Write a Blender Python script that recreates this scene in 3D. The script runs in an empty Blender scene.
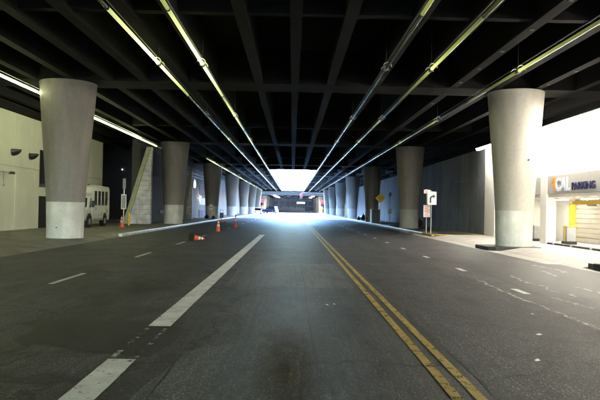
import bpy, math, random
from mathutils import Vector, Matrix
random.seed(7)
S = bpy.context.scene
COL = S.collection
PI = math.pi

# ------------------------------------------------------------------ camera, sky, sun, exposure
F_PX, CAM_Z = 640.0, 1.65
cam_d = bpy.data.cameras.new("camera")
cam_d.sensor_width = 36.0
cam_d.lens = 36.0 * F_PX / 600.0
cam_d.clip_start, cam_d.clip_end = 0.1, 6000
cam = bpy.data.objects.new("camera", cam_d)
COL.objects.link(cam)
ROLL, YAW, PITCH = 0.0195, 7.34 / F_PX, 8.15 / F_PX
fwd = Vector((math.sin(YAW) * math.cos(PITCH), math.cos(YAW) * math.cos(PITCH), math.sin(PITCH)))
rgt0 = fwd.cross(Vector((0, 0, 1))).normalized()
up0 = rgt0.cross(fwd).normalized()
rgt = rgt0 * math.cos(ROLL) + up0 * math.sin(ROLL)
up = up0 * math.cos(ROLL) - rgt0 * math.sin(ROLL)
m3 = Matrix((rgt, up, -fwd)).transposed()
cam.matrix_world = Matrix.Translation((0, 0, CAM_Z)) @ m3.to_4x4()
S.camera = cam

SUN_EL, SUN_ROT = math.radians(24), math.radians(-90)
world = bpy.data.worlds.new("World")
S.world = world
world.use_nodes = True
wn = world.node_tree.nodes
sky = wn.new("ShaderNodeTexSky")
sky.sky_type = 'NISHITA'
sky.sun_disc = False
sky.ozone_density, sky.dust_density, sky.air_density = 6.0, 0.3, 1.2
sky.sun_elevation, sky.sun_rotation = SUN_EL, SUN_ROT
world.node_tree.links.new(sky.outputs[0], wn["Background"].inputs[0])
wn["Background"].inputs[1].default_value = 0.15
sd = bpy.data.lights.new("sun", 'SUN')
sd.energy, sd.angle, sd.color = 3.0, math.radians(0.5), (1.0, 0.975, 0.94)
sun = bpy.data.objects.new("sun", sd)
COL.objects.link(sun)
sdir = Vector((math.sin(SUN_ROT) * math.cos(SUN_EL), math.cos(SUN_ROT) * math.cos(SUN_EL), math.sin(SUN_EL)))
sun.rotation_euler = (-sdir).to_track_quat('-Z', 'Y').to_euler()
sun.location = (0, 100, 60)
vs = S.view_settings
vs.view_transform, vs.look, vs.gamma, vs.use_curve_mapping = 'Standard', 'None', 1.0, False
EXPOSURE = 6.9
vs.exposure = EXPOSURE
GL = 2.0 ** -EXPOSURE          # lamp strengths below are given as brightness in the finished picture
S.cycles.use_denoising = True
S.cycles.max_bounces = 10
S.cycles.diffuse_bounces = 6
S.cycles.caustics_reflective = False
S.cycles.caustics_refractive = False
S.cycles.sample_clamp_indirect = 3.0

# ------------------------------------------------------------------ helpers
class MB:
    def __init__(s): s.v, s.f = [], []
    def add(s, vs_, fs_):
        o = len(s.v); s.v += [Vector(p) for p in vs_]; s.f += [tuple(i + o for i in f) for f in fs_]; return s
    def box(s, x0, x1, y0, y1, z0, z1):
        return s.add([(x0,y0,z0),(x1,y0,z0),(x1,y1,z0),(x0,y1,z0),(x0,y0,z1),(x1,y0,z1),(x1,y1,z1),(x0,y1,z1)],
                     [(0,3,2,1),(4,5,6,7),(0,1,5,4),(1,2,6,5),(2,3,7,6),(3,0,4,7)])
    def prism(s, poly, axis, a, b):
        """poly: 2D points; axis 'x': (y,z), 'y': (x,z), 'z': (x,y)"""
        def P(p, t):
            return {'x': (t, p[0], p[1]), 'y': (p[0], t, p[1]), 'z': (p[0], p[1], t)}[axis]
        n = len(poly)
        vs_ = [P(p, a) for p in poly] + [P(p, b) for p in poly]
        fs_ = [tuple(range(n))[::-1], tuple(range(n, 2 * n))] + [(i, (i + 1) % n, n + (i + 1) % n, n + i) for i in range(n)]
        return s.add(vs_, fs_)
    def lathe(s, prof, c=(0,0,0), n=24, cap=True, a0=0, a1=2*PI):
        full = abs(a1 - a0 - 2 * PI) < 1e-6
        k = n if full else n + 1
        vs_ = []
        for r, z in prof:
            for i in range(k):
                t = a0 + (a1 - a0) * i / n
                vs_.append((c[0] + r * math.cos(t), c[1] + r * math.sin(t), c[2] + z))
        fs_ = []
        for j in range(len(prof) - 1):
            for i in range(n):
                i2 = (i + 1) % k
                fs_.append((j * k + i, j * k + i2, (j + 1) * k + i2, (j + 1) * k + i))
        if cap:
            fs_.append(tuple(range(k))[::-1]); fs_.append(tuple(range((len(prof) - 1) * k, len(prof) * k)))
        return s.add(vs_, fs_)
    def tube(s, p0, p1, r, n=10, r1=None):
        p0, p1 = Vector(p0), Vector(p1); d = (p1 - p0).normalized()
        a = d.orthogonal().normalized(); b = d.cross(a)
        r1 = r if r1 is None else r1
        vs_ = [p0 + (a * math.cos(2*PI*i/n) + b * math.sin(2*PI*i/n)) * r for i in range(n)]
        vs_ += [p1 + (a * math.cos(2*PI*i/n) + b * math.sin(2*PI*i/n)) * r1 for i in range(n)]
        fs_ = [(i, (i+1)%n, n+(i+1)%n, n+i) for i in range(n)] + [tuple(range(n))[::-1], tuple(range(n, 2*n))]
        return s.add(vs_, fs_)
    def path(s, pts, r, n=8):
        for p, q in zip(pts, pts[1:]): s.tube(p, q, r, n)
        return s
    def ball(s, c, rx, ry, rz, n=12, m=8, jit=0.0):
        prof = []
        vs_, fs_ = [], []
        for j in range(m + 1):
            t = PI * j / m
            for i in range(n):
                u = 2 * PI * i / n
                k = 1 + random.uniform(-jit, jit)
                vs_.append((c[0] + rx*k*math.sin(t)*math.cos(u), c[1] + ry*k*math.sin(t)*math.sin(u), c[2] - rz*k*math.cos(t)))
        for j in range(m):
            for i in range(n):
                fs_.append((j*n+i, j*n+(i+1)%n, (j+1)*n+(i+1)%n, (j+1)*n+i))
        return s.add(vs_, fs_)
    def build(s, name, mat, parent=None, smooth=False, bevel=0, local=False):
        me = bpy.data.meshes.new(name)
        off = Vector((0,0,0)) if (parent is None or local) else world_loc(parent)
        me.from_pydata([tuple(v - off) for v in s.v], [], s.f)
        me.materials.append(mat)
        if smooth:
            for p in me.polygons: p.use_smooth = True
            me.set_sharp_from_angle(angle=math.radians(40))
        me.update()
        o = bpy.data.objects.new(name, me)
        COL.objects.link(o)
        if parent is not None: o.parent = parent
        if bevel:
            b = o.modifiers.new("bevel", 'BEVEL'); b.width = bevel; b.segments = 2; b.limit_method = 'ANGLE'
        return o
def world_loc(o):
    v = Vector((0,0,0))
    while o is not None: v += o.location; o = o.parent
    return v
def tag(o, label, cat, group=None):
    o["label"], o["category"] = label, cat
    if group: o["group"] = group
    return o
def struct(o, label=None, kind="structure"):
    o["kind"] = kind
    if label: o["label"] = label
    return o
def thing(name, loc, label, cat, group=None, rot=(0,0,0)):
    o = bpy.data.objects.new(name, None); COL.objects.link(o)
    o.empty_display_size = 0.2; o.location = loc; o.rotation_euler = rot
    return tag(o, label, cat, group)
def copy_tree(o, parent=None):
    c = o.copy(); COL.objects.link(c); c.parent = parent
    for ch in list(o.children): copy_tree(ch, c)
    return c
def relink(name, src, parent, loc=(0,0,0)):
    o = bpy.data.objects.new(name, src.data); COL.objects.link(o); o.parent = parent; o.location = loc; return o

# ------------------------------------------------------------------ materials
def newmat(name):
    m = bpy.data.materials.new(name); m.use_nodes = True
    nt = m.node_tree; return m, nt, nt.nodes, nt.links, nt.nodes["Principled BSDF"]
def N(ns, t, **kw):
    n = ns.new(t)
    for k, v in kw.items(): setattr(n, k, v)
    return n
def noise(ns, ls, co, scale, detail=4, rough=0.55, vec_scale=None):
    if vec_scale:
        mp = N(ns, "ShaderNodeMapping"); mp.inputs["Scale"].default_value = vec_scale
        ls.new(co, mp.inputs[0]); co = mp.outputs[0]
    n = N(ns, "ShaderNodeTexNoise"); n.inputs["Scale"].default_value = scale
    n.inputs["Detail"].default_value = detail; n.inputs["Roughness"].default_value = rough
    ls.new(co, n.inputs["Vector"]); return n.outputs["Fac"]
def ramp(ns, ls, fac, stops):
    r = N(ns, "ShaderNodeValToRGB")
    e = r.color_ramp.elements
    while len(e) < len(stops): e.new(0.5)
    for el, (p, c) in zip(e, stops):
        el.position = p; el.color = (c, c, c, 1) if isinstance(c, (int, float)) else (*c, 1)
    ls.new(fac, r.inputs[0]); return r.outputs[0]
def mult(ns, ls, a, b, fac=1.0, mode='MULTIPLY'):
    x = N(ns, "ShaderNodeMix", data_type='RGBA', blend_type=mode)
    x.inputs[0].default_value = fac
    for sock, val in ((6, a), (7, b)):
        if hasattr(val, "is_output"): ls.new(val, x.inputs[sock])
        else: x.inputs[sock].default_value = (*val, 1)
    return x.outputs[2]
def simple(name, color, rough=0.6, metal=0.0, var=0.15, scale=3.0, bump=0.0, bscale=60, spec=0.5, streak=False, grime=0.0):
    m, nt, ns, ls, b = newmat(name)
    co = N(ns, "ShaderNodeTexCoord").outputs["Object"]
    f1 = noise(ns, ls, co, scale, 6, 0.6, (1, 1, 0.25) if streak else None)
    f2 = noise(ns, ls, co, scale * 9, 3)
    c = mult(ns, ls, tuple(color), ramp(ns, ls, f1, [(0.3, 1 - var), (0.7, 1 + var * 0.3)]))
    c = mult(ns, ls, c, ramp(ns, ls, f2, [(0.3, 1 - var * 0.5), (0.7, 1.0)]))
    if grime > 0:
        f3 = noise(ns, ls, co, scale * 0.7, 8, 0.7, (1, 1, 0.12))
        c = mult(ns, ls, c, ramp(ns, ls, f3, [(0.42, 1.0), (0.62, 1 - grime)]))
    ls.new(c, b.inputs["Base Color"])
    r = N(ns, "ShaderNodeMapRange"); r.inputs[3].default_value = max(0.02, rough - 0.12); r.inputs[4].default_value = min(1, rough + 0.12)
    ls.new(f1, r.inputs[0]); ls.new(r.outputs[0], b.inputs["Roughness"])
    b.inputs["Metallic"].default_value = metal
    b.inputs["Specular IOR Level"].default_value = spec
    if bump:
        f4 = noise(ns, ls, co, bscale, 5, 0.6)
        bn = N(ns, "ShaderNodeBump"); bn.inputs["Strength"].default_value = bump; bn.inputs["Distance"].default_value = 0.01
        ls.new(f4, bn.inputs["Height"]); ls.new(bn.outputs[0], b.inputs["Normal"])
    return m
def emit(name, color, strength):
    m, nt, ns, ls, b = newmat(name)
    b.inputs["Base Color"].default_value = (*[0.25 * c for c in color], 1)
    b.inputs["Emission Color"].default_value = (*color, 1)
    b.inputs["Emission Strength"].default_value = strength * GL
    return m
def asphalt(name, lo, hi, speck, rough=0.6, tint=(1, 0.965, 0.95), seed=0.0, cracks=True):
    m, nt, ns, ls, b = newmat(name)
    co0 = N(ns, "ShaderNodeTexCoord").outputs["Object"]
    mp = N(ns, "ShaderNodeMapping"); mp.inputs["Location"].default_value = (seed, seed * 2.3, 0)
    ls.new(co0, mp.inputs[0]); co = mp.outputs[0]
    big = noise(ns, ls, co, 0.35, 7, 0.65)
    tracks = noise(ns, ls, co, 1.0, 5, 0.6, (1.1, 0.035, 1))
    blot = noise(ns, ls, co, 1.7, 8, 0.7, (1, 0.45, 1))
    fine = noise(ns, ls, co, 60, 4, 0.75)
    stone = N(ns, "ShaderNodeTexVoronoi"); stone.inputs["Scale"].default_value = 85
    ls.new(co, stone.inputs["Vector"])
    c = ramp(ns, ls, big, [(0.3, tuple(lo * t for t in tint)), (0.7, tuple(hi * t for t in tint))])
    c = mult(ns, ls, c, ramp(ns, ls, tracks, [(0.33, 0.55), (0.5, 0.95), (0.68, 1.3)]))
    c = mult(ns, ls, c, ramp(ns, ls, blot, [(0.36, 0.58), (0.5, 1.0), (0.75, 1.15)]))
    c = mult(ns, ls, c, ramp(ns, ls, fine, [(0.35, 0.55), (0.52, 1.0), (0.7, 1.0 + speck)]))
    scr = noise(ns, ls, co, 1.0, 6, 0.7, (14, 0.5, 1))
    c = mult(ns, ls, c, ramp(ns, ls, scr, [(0.33, 0.75), (0.5, 1.0), (0.70, 1.35)]))
    sc = N(ns, "ShaderNodeSeparateColor"); ls.new(stone.outputs["Color"], sc.inputs[0])
    c = mult(ns, ls, c, ramp(ns, ls, sc.outputs[0], [(0.0, 0.75), (0.85, 1.05), (0.97, 1.0 + 2.2 * speck)]))
    if cracks:
        wob = N(ns, "ShaderNodeTexVoronoi", feature='DISTANCE_TO_EDGE'); wob.inputs["Scale"].default_value = 0.23
        nz = N(ns, "ShaderNodeTexNoise"); nz.inputs["Scale"].default_value = 1.3; nz.inputs["Detail"].default_value = 6
        ls.new(co, nz.inputs["Vector"])
        add = N(ns, "ShaderNodeVectorMath", operation='MULTIPLY_ADD'); add.inputs[1].default_value = (1.4, 1.4, 0)
        ls.new(nz.outputs["Color"], add.inputs[0]); ls.new(co, add.inputs[2]); ls.new(add.outputs[0], wob.inputs["Vector"])
        c = mult(ns, ls, c, ramp(ns, ls, wob.outputs["Distance"], [(0.0, 0.3), (0.010, 1.0)]))
    ls.new(c, b.inputs["Base Color"])
    r = N(ns, "ShaderNodeMapRange"); r.inputs[3].default_value = rough - 0.14; r.inputs[4].default_value = rough + 0.16
    ls.new(tracks, r.inputs[0]); ls.new(r.outputs[0], b.inputs["Roughness"])
    b.inputs["Specular IOR Level"].default_value = 0.45
    bn = N(ns, "ShaderNodeBump"); bn.inputs["Strength"].default_value = 0.55; bn.inputs["Distance"].default_value = 0.006
    ad = N(ns, "ShaderNodeMath", operation='ADD'); ls.new(fine, ad.inputs[0]); ls.new(stone.outputs["Distance"], ad.inputs[1])
    ls.new(ad.outputs[0], bn.inputs["Height"]); ls.new(bn.outputs[0], b.inputs["Normal"])
    return m
def paint(name, color, wear=0.47, soft=0.06):
    m, nt, ns, ls, b = newmat(name)
    co = N(ns, "ShaderNodeTexCoord").outputs["Object"]
    f = noise(ns, ls, co, 7, 9, 0.72)
    g = noise(ns, ls, co, 60, 3, 0.6)
    c = mult(ns, ls, tuple(color), ramp(ns, ls, noise(ns, ls, co, 2.5, 6), [(0.3, 0.72), (0.7, 1.05)]))
    c = mult(ns, ls, c, ramp(ns, ls, g, [(0.3, 0.8), (0.6, 1.0)]))
    ls.new(c, b.inputs["Base Color"]); b.inputs["Roughness"].default_value = 0.6
    mx = N(ns, "ShaderNodeMath", operation='MULTIPLY_ADD'); mx.inputs[1].default_value = 0.25
    ls.new(g, mx.inputs[0]); ls.new(f, mx.inputs[2])
    al = ramp(ns, ls, mx.outputs[0], [(wear - soft + 0.02, 0.0), (wear + soft + 0.02, 1.0)])
    ls.new(al, b.inputs["Alpha"])
    return m

M = {}
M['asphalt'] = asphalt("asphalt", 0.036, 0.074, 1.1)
M['asphalt_coarse'] = asphalt("asphalt_coarse", 0.026, 0.044, 2.2, 0.66, (1, 0.98, 0.94), 31.0)
M['asphalt_patch_light'] = asphalt("asphalt_patch_light", 0.072, 0.10, 1.0, 0.6, (1, 1, 1), 11.0, False)
M['asphalt_patch_dark'] = asphalt("asphalt_patch_dark", 0.022, 0.034, 0.3, 0.55, (1, 1, 0.98), 17.0, False)
M['concrete_walk'] = simple("concrete_walk", (0.25, 0.235, 0.205), 0.7, var=0.35, scale=0.8, bump=0.3, bscale=80, grime=0.25)
M['kerb'] = simple("kerb", (0.6, 0.6, 0.6), 0.34, var=0.35, scale=2.0, bump=0.3, bscale=40)
M['kerb_black'] = simple("kerb_black", (0.02, 0.02, 0.02), 0.6, var=0.5, scale=4, bump=0.3)
M['kerb_yellow'] = simple("kerb_yellow", (0.5, 0.36, 0.05), 0.6, var=0.5, scale=5)
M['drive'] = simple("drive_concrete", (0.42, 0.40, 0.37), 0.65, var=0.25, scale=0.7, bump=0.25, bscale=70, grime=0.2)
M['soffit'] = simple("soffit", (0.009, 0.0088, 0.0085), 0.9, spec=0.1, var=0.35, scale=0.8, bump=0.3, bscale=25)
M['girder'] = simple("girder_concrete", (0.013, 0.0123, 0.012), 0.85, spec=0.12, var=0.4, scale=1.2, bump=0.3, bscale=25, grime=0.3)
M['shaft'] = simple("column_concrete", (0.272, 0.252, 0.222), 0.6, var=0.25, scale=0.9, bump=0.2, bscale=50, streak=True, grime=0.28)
M['shaft_white'] = simple("column_white_paint", (0.66, 0.65, 0.60), 0.55, var=0.2, scale=1.6, bump=0.15, bscale=40, grime=0.25)
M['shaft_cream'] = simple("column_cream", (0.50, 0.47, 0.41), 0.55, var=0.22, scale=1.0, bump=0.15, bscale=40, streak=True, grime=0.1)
M['base_grey'] = simple("column_base_grey", (0.36, 0.35, 0.32), 0.6, var=0.2, scale=2, bump=0.2)
M['shaft_tan'] = simple("column_tan", (0.36, 0.30, 0.27), 0.7, var=0.2, scale=0.8)
M['wall_green'] = simple("wall_pale_paint", (0.60, 0.61, 0.51), 0.6, var=0.10, scale=0.6, bump=0.12, bscale=50, grime=0.10)
M['joint'] = simple("joint_dark", (0.09, 0.09, 0.075), 0.8)
M['wall_dark'] = simple("wall_dark_block", (0.26, 0.27, 0.31), 0.7, var=0.35, scale=0.7, bump=0.3, bscale=18, grime=0.4)
M['wall_shaded'] = simple("wall_shaded", (0.045, 0.045, 0.048), 0.8, var=0.3, scale=0.7)  # darkened copy of the grey wall: shade put into its colour
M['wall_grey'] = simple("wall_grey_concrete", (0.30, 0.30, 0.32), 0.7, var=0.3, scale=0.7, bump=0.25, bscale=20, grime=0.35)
M['wall_white'] = simple("facade_white", (0.80, 0.78, 0.74), 0.6, var=0.08, scale=1.0, bump=0.1)
M['navy'] = simple("navy_wall", (0.02, 0.025, 0.045), 0.8, var=0.3)
M['far_wall'] = simple("far_wall_blue", (0.07, 0.07, 0.12), 0.7, var=0.3, scale=0.4)
M['plate'] = simple("dull_plate", (0.10, 0.10, 0.10), 0.7, var=0.3)
M['soffit_daylit'] = simple("soffit_daylit", (0.10, 0.10, 0.10), 0.85, var=0.3, scale=0.6, spec=0.15)  # lighter copy of the girder concrete: daylight past the slot start put into colour
M['board'] = simple("formwork_board", (0.78, 0.77, 0.76), 0.6, var=0.5, scale=1.6, bump=0.3, bscale=30, grime=0.4)
M['board_edge_lit'] = simple("board_edge_lit", (0.40, 0.42, 0.26), 0.6, var=0.2)  # cap tinted green: the lamp light on it put into its colour
M['black'] = simple("black_paint", (0.012, 0.012, 0.012), 0.45, var=0.3)
M['void'] = simple("dark_void", (0.01, 0.01, 0.011), 0.9, var=0.2)
M['rubber'] = simple("black_rubber", (0.016, 0.016, 0.016), 0.75, var=0.3)
M['steel'] = simple("galvanised_steel", (0.5, 0.5, 0.5), 0.45, 0.7, var=0.25, scale=6)
M['grey_paint'] = simple("grey_paint", (0.32, 0.32, 0.32), 0.5, var=0.2, scale=4)
M['sign_grey'] = simple("sign_fascia_grey", (0.44, 0.43, 0.41), 0.5, var=0.1, scale=3)
M['yellow'] = simple("yellow_paint", (0.72, 0.47, 0.03), 0.45, var=0.12, scale=4)
M['shutter'] = simple("shutter_beige", (0.36, 0.33, 0.27), 0.5, var=0.15, scale=1.5)
M['bus_white'] = simple("bus_white", (0.68, 0.68, 0.60), 0.3, var=0.1, scale=2)
M['glass'] = simple("dark_glass", (0.008, 0.009, 0.01), 0.08, var=0.1)
M['chrome'] = simple("chrome", (0.6, 0.6, 0.6), 0.25, 0.9)
M['orange'] = simple("cone_orange", (0.75, 0.10, 0.02), 0.5, var=0.2, scale=9)
M['red'] = simple("red_plastic", (0.55, 0.02, 0.015), 0.45, var=0.2, scale=9)
M['reflective'] = simple("reflective_white", (0.75, 0.75, 0.75), 0.4, var=0.1)
M['sign_white'] = simple("sign_white", (0.78, 0.78, 0.76), 0.45, var=0.06)
M['sign_red'] = simple("sign_red_print", (0.6, 0.05, 0.06), 0.5)
M['sign_black'] = simple("sign_black_print", (0.012, 0.012, 0.012), 0.5)
M['sign_yellow'] = simple("sign_yellow", (0.95, 0.56, 0.01), 0.45, var=0.06)
M['bag'] = simple("black_plastic_bag", (0.012, 0.011, 0.014), 0.3, var=0.3, scale=6, bump=0.6, bscale=14)
M['purple'] = simple("purple_panel", (0.10, 0.07, 0.19), 0.6, var=0.25, scale=2)
M['letter_orange'] = simple("letter_orange", (0.85, 0.28, 0.02), 0.5)
M['letter_pale'] = simple("letter_pale_blue", (0.62, 0.70, 0.88), 0.5)
M['letter_navy'] = simple("letter_navy", (0.02, 0.022, 0.10), 0.5)
M['white_line'] = paint("white_line_paint", (0.88, 0.89, 0.88), 0.475)
M['white_worn'] = paint("white_line_worn", (0.6, 0.6, 0.58), 0.66, 0.03)
M['dash'] = paint("dash_paint", (0.80, 0.80, 0.76), 0.47)
M['yellow_line'] = paint("yellow_line_paint", (0.55, 0.37, 0.07), 0.52)
M['crack'] = paint("crack_seal", (0.5, 0.48, 0.45), 0.60, 0.04)
M['crack_faint'] = paint("crack_faint", (0.16, 0.16, 0.16), 0.62, 0.06)
M['seam'] = paint("seam_dark", (0.02, 0.02, 0.02), 0.45)
M['car_white'] = simple("car_white", (0.6, 0.62, 0.65), 0.25, var=0.05)
M['car_dark'] = simple("car_dark_violet", (0.03, 0.025, 0.06), 0.3, var=0.05)
M['brown'] = simple("brown_paint", (0.16, 0.09, 0.03), 0.6)
M['flood'] = emit("flood_light", (1.0, 0.93, 0.80), 120.0)
M['recess_lamp'] = emit("recess_lamp", (1.0, 0.95, 0.82), 120.0)
M['lamp_white'] = emit("lamp_white", (1.0, 0.98, 0.9), 80.0)
M['sig_red'] = emit("signal_red", (1.0, 0.02, 0.04), 7.0)
M['sig_amber'] = emit("signal_amber", (1.0, 0.28, 0.01), 4.0)
M['tail_red'] = emit("tail_red", (1.0, 0.03, 0.08), 3.0)
M['lit_sign'] = emit("lit_sign", (0.95, 0.97, 1.0), 3.0)
# the light pipe: brightness rides on the object's own colour, fading away from its lamp
PIPE_GAIN = 12.0 * GL
def pipe_mat():
    m, nt, ns, ls, b = newmat("light_pipe_acrylic")
    b.inputs["Base Color"].default_value = (0.16, 0.17, 0.13, 1)
    b.inputs["Roughness"].default_value = 0.16
    co = N(ns, "ShaderNodeTexCoord").outputs["Object"]
    sp = N(ns, "ShaderNodeSeparateXYZ"); ls.new(co, sp.inputs[0])
    ab = N(ns, "ShaderNodeMath", operation='ABSOLUTE'); ls.new(sp.outputs[1], ab.inputs[0])
    dv = N(ns, "ShaderNodeMath", operation='DIVIDE'); ls.new(ab.outputs[0], dv.inputs[0]); dv.inputs[1].default_value = -1.9
    ex = N(ns, "ShaderNodeMath", operation='EXPONENT'); ls.new(dv.outputs[0], ex.inputs[0])
    oi = N(ns, "ShaderNodeObjectInfo"); sc = N(ns, "ShaderNodeSeparateColor"); ls.new(oi.outputs["Color"], sc.inputs[0])
    pk = N(ns, "ShaderNodeMath", operation='MULTIPLY'); ls.new(sc.outputs[0], pk.inputs[0]); ls.new(ex.outputs[0], pk.inputs[1])
    ad = N(ns, "ShaderNodeMath", operation='ADD'); ls.new(pk.outputs[0], ad.inputs[0]); ls.new(sc.outputs[1], ad.inputs[1])
    tm = N(ns, "ShaderNodeMix", data_type='RGBA'); tm.inputs[6].default_value = (0.82, 0.92, 0.22, 1); tm.inputs[7].default_value = (0.93, 1.0, 0.50, 1)
    ls.new(sc.outputs[2], tm.inputs[0]); ls.new(tm.outputs[2], b.inputs["Emission Color"])
    gn = N(ns, "ShaderNodeMath", operation='MULTIPLY'); ls.new(ad.outputs[0], gn.inputs[0]); gn.inputs[1].default_value = PIPE_GAIN
    ls.new(gn.outputs[0], b.inputs["Emission Strength"])
    return m
M['pipe'] = pipe_mat()

# ------------------------------------------------------------------ ground, road, pavements
KL, KR = -8.75, 8.85            # kerb lines
DECK_Y0, DECK_Y1 = -46.0, 190.0 # this overpass
GAP1 = 216.0                    # far overpass begins
SOFF = 6.94                     # girder bottoms
struct(MB().add([(-900,-400,-0.03),(900,-400,-0.03),(900,2500,-0.03),(-900,2500,-0.03)], [(0,1,2,3)]).build("ground", M['asphalt_patch_light']))
road = struct(MB().add([(KL,-120,0),(KR,-120,0),(KR,500,0),(KL,500,0)], [(0,1,2,3)]).build("road", M['asphalt']))
struct(MB().add([(-250,191,-0.004),(250,191,-0.004),(250,215,-0.004),(-250,215,-0.004)], [(0,1,2,3)]).build("cross_street", M['asphalt']))
# coarse-grained right-hand lane: a resurfaced strip lying 4 mm proud
def ragged_strip(x0, x1, y0, y1, z, step, amp):
    L, R = [], []
    n = max(2, int((y1 - y0) / step))
    for i in range(n + 1):
        y = y0 + (y1 - y0) * i / n
        L.append((x0 + random.uniform(-amp, amp), y, z)); R.append((x1 + random.uniform(-amp, amp), y, z))
    vs_ = L + R; k = n + 1
    return MB().add(vs_, [(i, k + i, k + i + 1, i + 1) for i in range(n)])
ragged_strip(KL, KR - 0.66, 96, 190, 0.0055, 2.0, 0.0).build("bounce_carriageway", M['drive'], road)  # pale sheet added to whiten the far road and bounce daylight
ragged_strip(1.85, 4.35, -20, 60, 0.004, 0.35, 0.035).build("resurfaced_strip", M['asphalt_coarse'], road)
def blob_sheet(pts, z, amp=0.04, sub=5):
    out = []
    for (x0, y0), (x1, y1) in zip(pts, pts[1:] + pts[:1]):
        for k in range(sub):
            t = k / sub
            out.append((x0 + (x1-x0)*t + random.uniform(-amp, amp), y0 + (y1-y0)*t + random.uniform(-amp, amp), z))
    return MB().add(out, [tuple(range(len(out)))])
for nm, mt, pts, am in (
    ("asphalt_patch", 'asphalt_patch_light', [(-1.35,5.0),(0.1,5.0),(0.12,7.3),(-0.4,8.1),(-1.2,7.2)], 0.05),
    ("asphalt_patch", 'asphalt_patch_dark', [(-3.2,7.6),(-1.5,7.0),(-1.35,8.4),(-1.8,9.1),(-3.6,9.2)], 0.07),
    ("asphalt_patch", 'asphalt_patch_dark', [(-3.7,12.2),(-2.6,12.4),(-2.4,13.3),(-3.4,13.6)], 0.1),
    ("asphalt_patch", 'asphalt_patch_light', [(-1.4,13.4),(1.3,13.3),(1.3,19.0),(-1.4,19.2)], 0.03),
    ("asphalt_patch", 'asphalt_patch_dark', [(4.9,12.5),(8.6,12.3),(8.6,20.5),(5.2,21.0)], 0.05)):
    blob_sheet(pts, 0.0045, am).build(nm, M[mt], road)
def brown_patch_mat():
    m, nt, ns, ls, b = newmat("brown_patch")  # olive-brown patch, strongest in the middle, fading outward
    b.inputs["Base Color"].default_value = (0.080, 0.064, 0.026, 1); b.inputs["Roughness"].default_value = 0.85; b.inputs["Specular IOR Level"].default_value = 0.1
    g = N(ns, "ShaderNodeTexCoord").outputs["Generated"]
    sb = N(ns, "ShaderNodeVectorMath", operation='SUBTRACT'); sb.inputs[1].default_value = (0.5, 0.5, 0.0); ls.new(g, sb.inputs[0])
    ln = N(ns, "ShaderNodeVectorMath", operation='LENGTH'); fl = N(ns, "ShaderNodeVectorMath", operation='MULTIPLY'); fl.inputs[1].default_value = (1, 1, 0); ls.new(sb.outputs[0], fl.inputs[0]); ls.new(fl.outputs[0], ln.inputs[0])
    f = noise(ns, ls, N(ns, "ShaderNodeTexCoord").outputs["Object"], 5, 7, 0.7)
    ad = N(ns, "ShaderNodeMath", operation='MULTIPLY_ADD'); ls.new(f, ad.inputs[0]); ad.inputs[1].default_value = 0.25; ls.new(ln.outputs["Value"], ad.inputs[2])
    ls.new(ramp(ns, ls, ad.outputs[0], [(0.15, 0.6), (0.58, 0.0)]), b.inputs["Alpha"])
    return m
M['brown_tint'] = brown_patch_mat()
for x0, x1, y0, y1 in ((-0.5, 0.42, 3.6, 9.4),):
    MB().add([(x0, y0, 0.0075), (x1, y0, 0.0075), (x1, y1, 0.0075), (x0, y1, 0.0075)], [(0,1,2,3)]).build("brown_patch", M['brown_tint'], road)
Z1, Z2 = 0.009, 0.012
def quad_strip(x0, x1, y0, y1, z=Z1, amp=0.003, step=0.12):
    return ragged_strip(x0, x1, y0, y1, z, step, amp)
# broad white line: a break 7-9 m ahead, with worn traces of its edges
quad_strip(-1.93, -1.63, -8, 6.85).build("lane_line", M['white_line'], road)
quad_strip(-1.93, -1.63, 8.75, 38.5).build("lane_line", M['white_line'], road)
quad_strip(-1.93, -1.87, 6.9, 8.7, Z1, 0.01, 0.1).build("worn_line_trace", M['white_worn'], road)
quad_strip(-1.68, -1.63, 6.9, 8.7, Z1, 0.01, 0.1).build("worn_line_trace", M['white_worn'], road)
y = 7.9 - 7.1 * 2
for k in range(24):
    if k != 2 or True:
        quad_strip(-4.96, -4.84, y + 5.2, y + 7.35).build("lane_dash", M['dash'], road)
    y += 7.1
for k in range(18):
    yy = 8.15 + 4.7 * k
    quad_strip(4.70, 4.85, yy, yy + 0.85).build("lane_dash", M['dash'], road)
quad_strip(1.43, 1.53, -8, 120).build("yellow_line", M['yellow_line'], road)
quad_strip(1.64, 1.74, -8, 120).build("yellow_line", M['yellow_line'], road)
# sealed cracks and seams
def wander(x, y0, y1, w, name, mt, amp=0.05, step=0.4, z=Z2):
    L, R = [], []; n = int((y1 - y0) / step); xx = x
    for i in range(n + 1):
        yy = y0 + (y1 - y0) * i / n; xx += random.uniform(-amp, amp); xx += (x - xx) * 0.15
        ww = w * random.uniform(0.3, 1.0)
        L.append((xx - ww, yy, z)); R.append((xx + ww, yy, z))
    k = n + 1
    return MB().add(L + R, [(i, k + i, k + i + 1, i + 1) for i in range(n)]).build(name, M[mt], road)
wander(4.42, 7, 15.5, 0.05, "crack_filler", 'crack', 0.06, 0.22)
wander(5.6, 12.5, 16.5, 0.06, "crack_filler", 'crack', 0.09, 0.2)
wander(4.36, 15.5, 40, 0.03, "crack_filler", 'crack_faint', 0.06)
for cx0, ya, yb, ww in ((6.4, 12.6, 14.2, 0.10), (7.3, 13.2, 15.0, 0.12), (5.2, 11.0, 12.4, 0.06), (6.9, 16.5, 18.0, 0.08), (7.6, 17.5, 20.0, 0.10)):
    wander(cx0, ya, yb, ww, "worn_smear", 'crack', 0.08, 0.15)
wander(0.28, 4, 60, 0.012, "road_seam", 'seam', 0.01)
wander(-1.2, 5, 70, 0.010, "road_seam", 'seam', 0.02)
wander(0.95, 5, 40, 0.010, "road_seam", 'crack_faint', 0.015)
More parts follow.
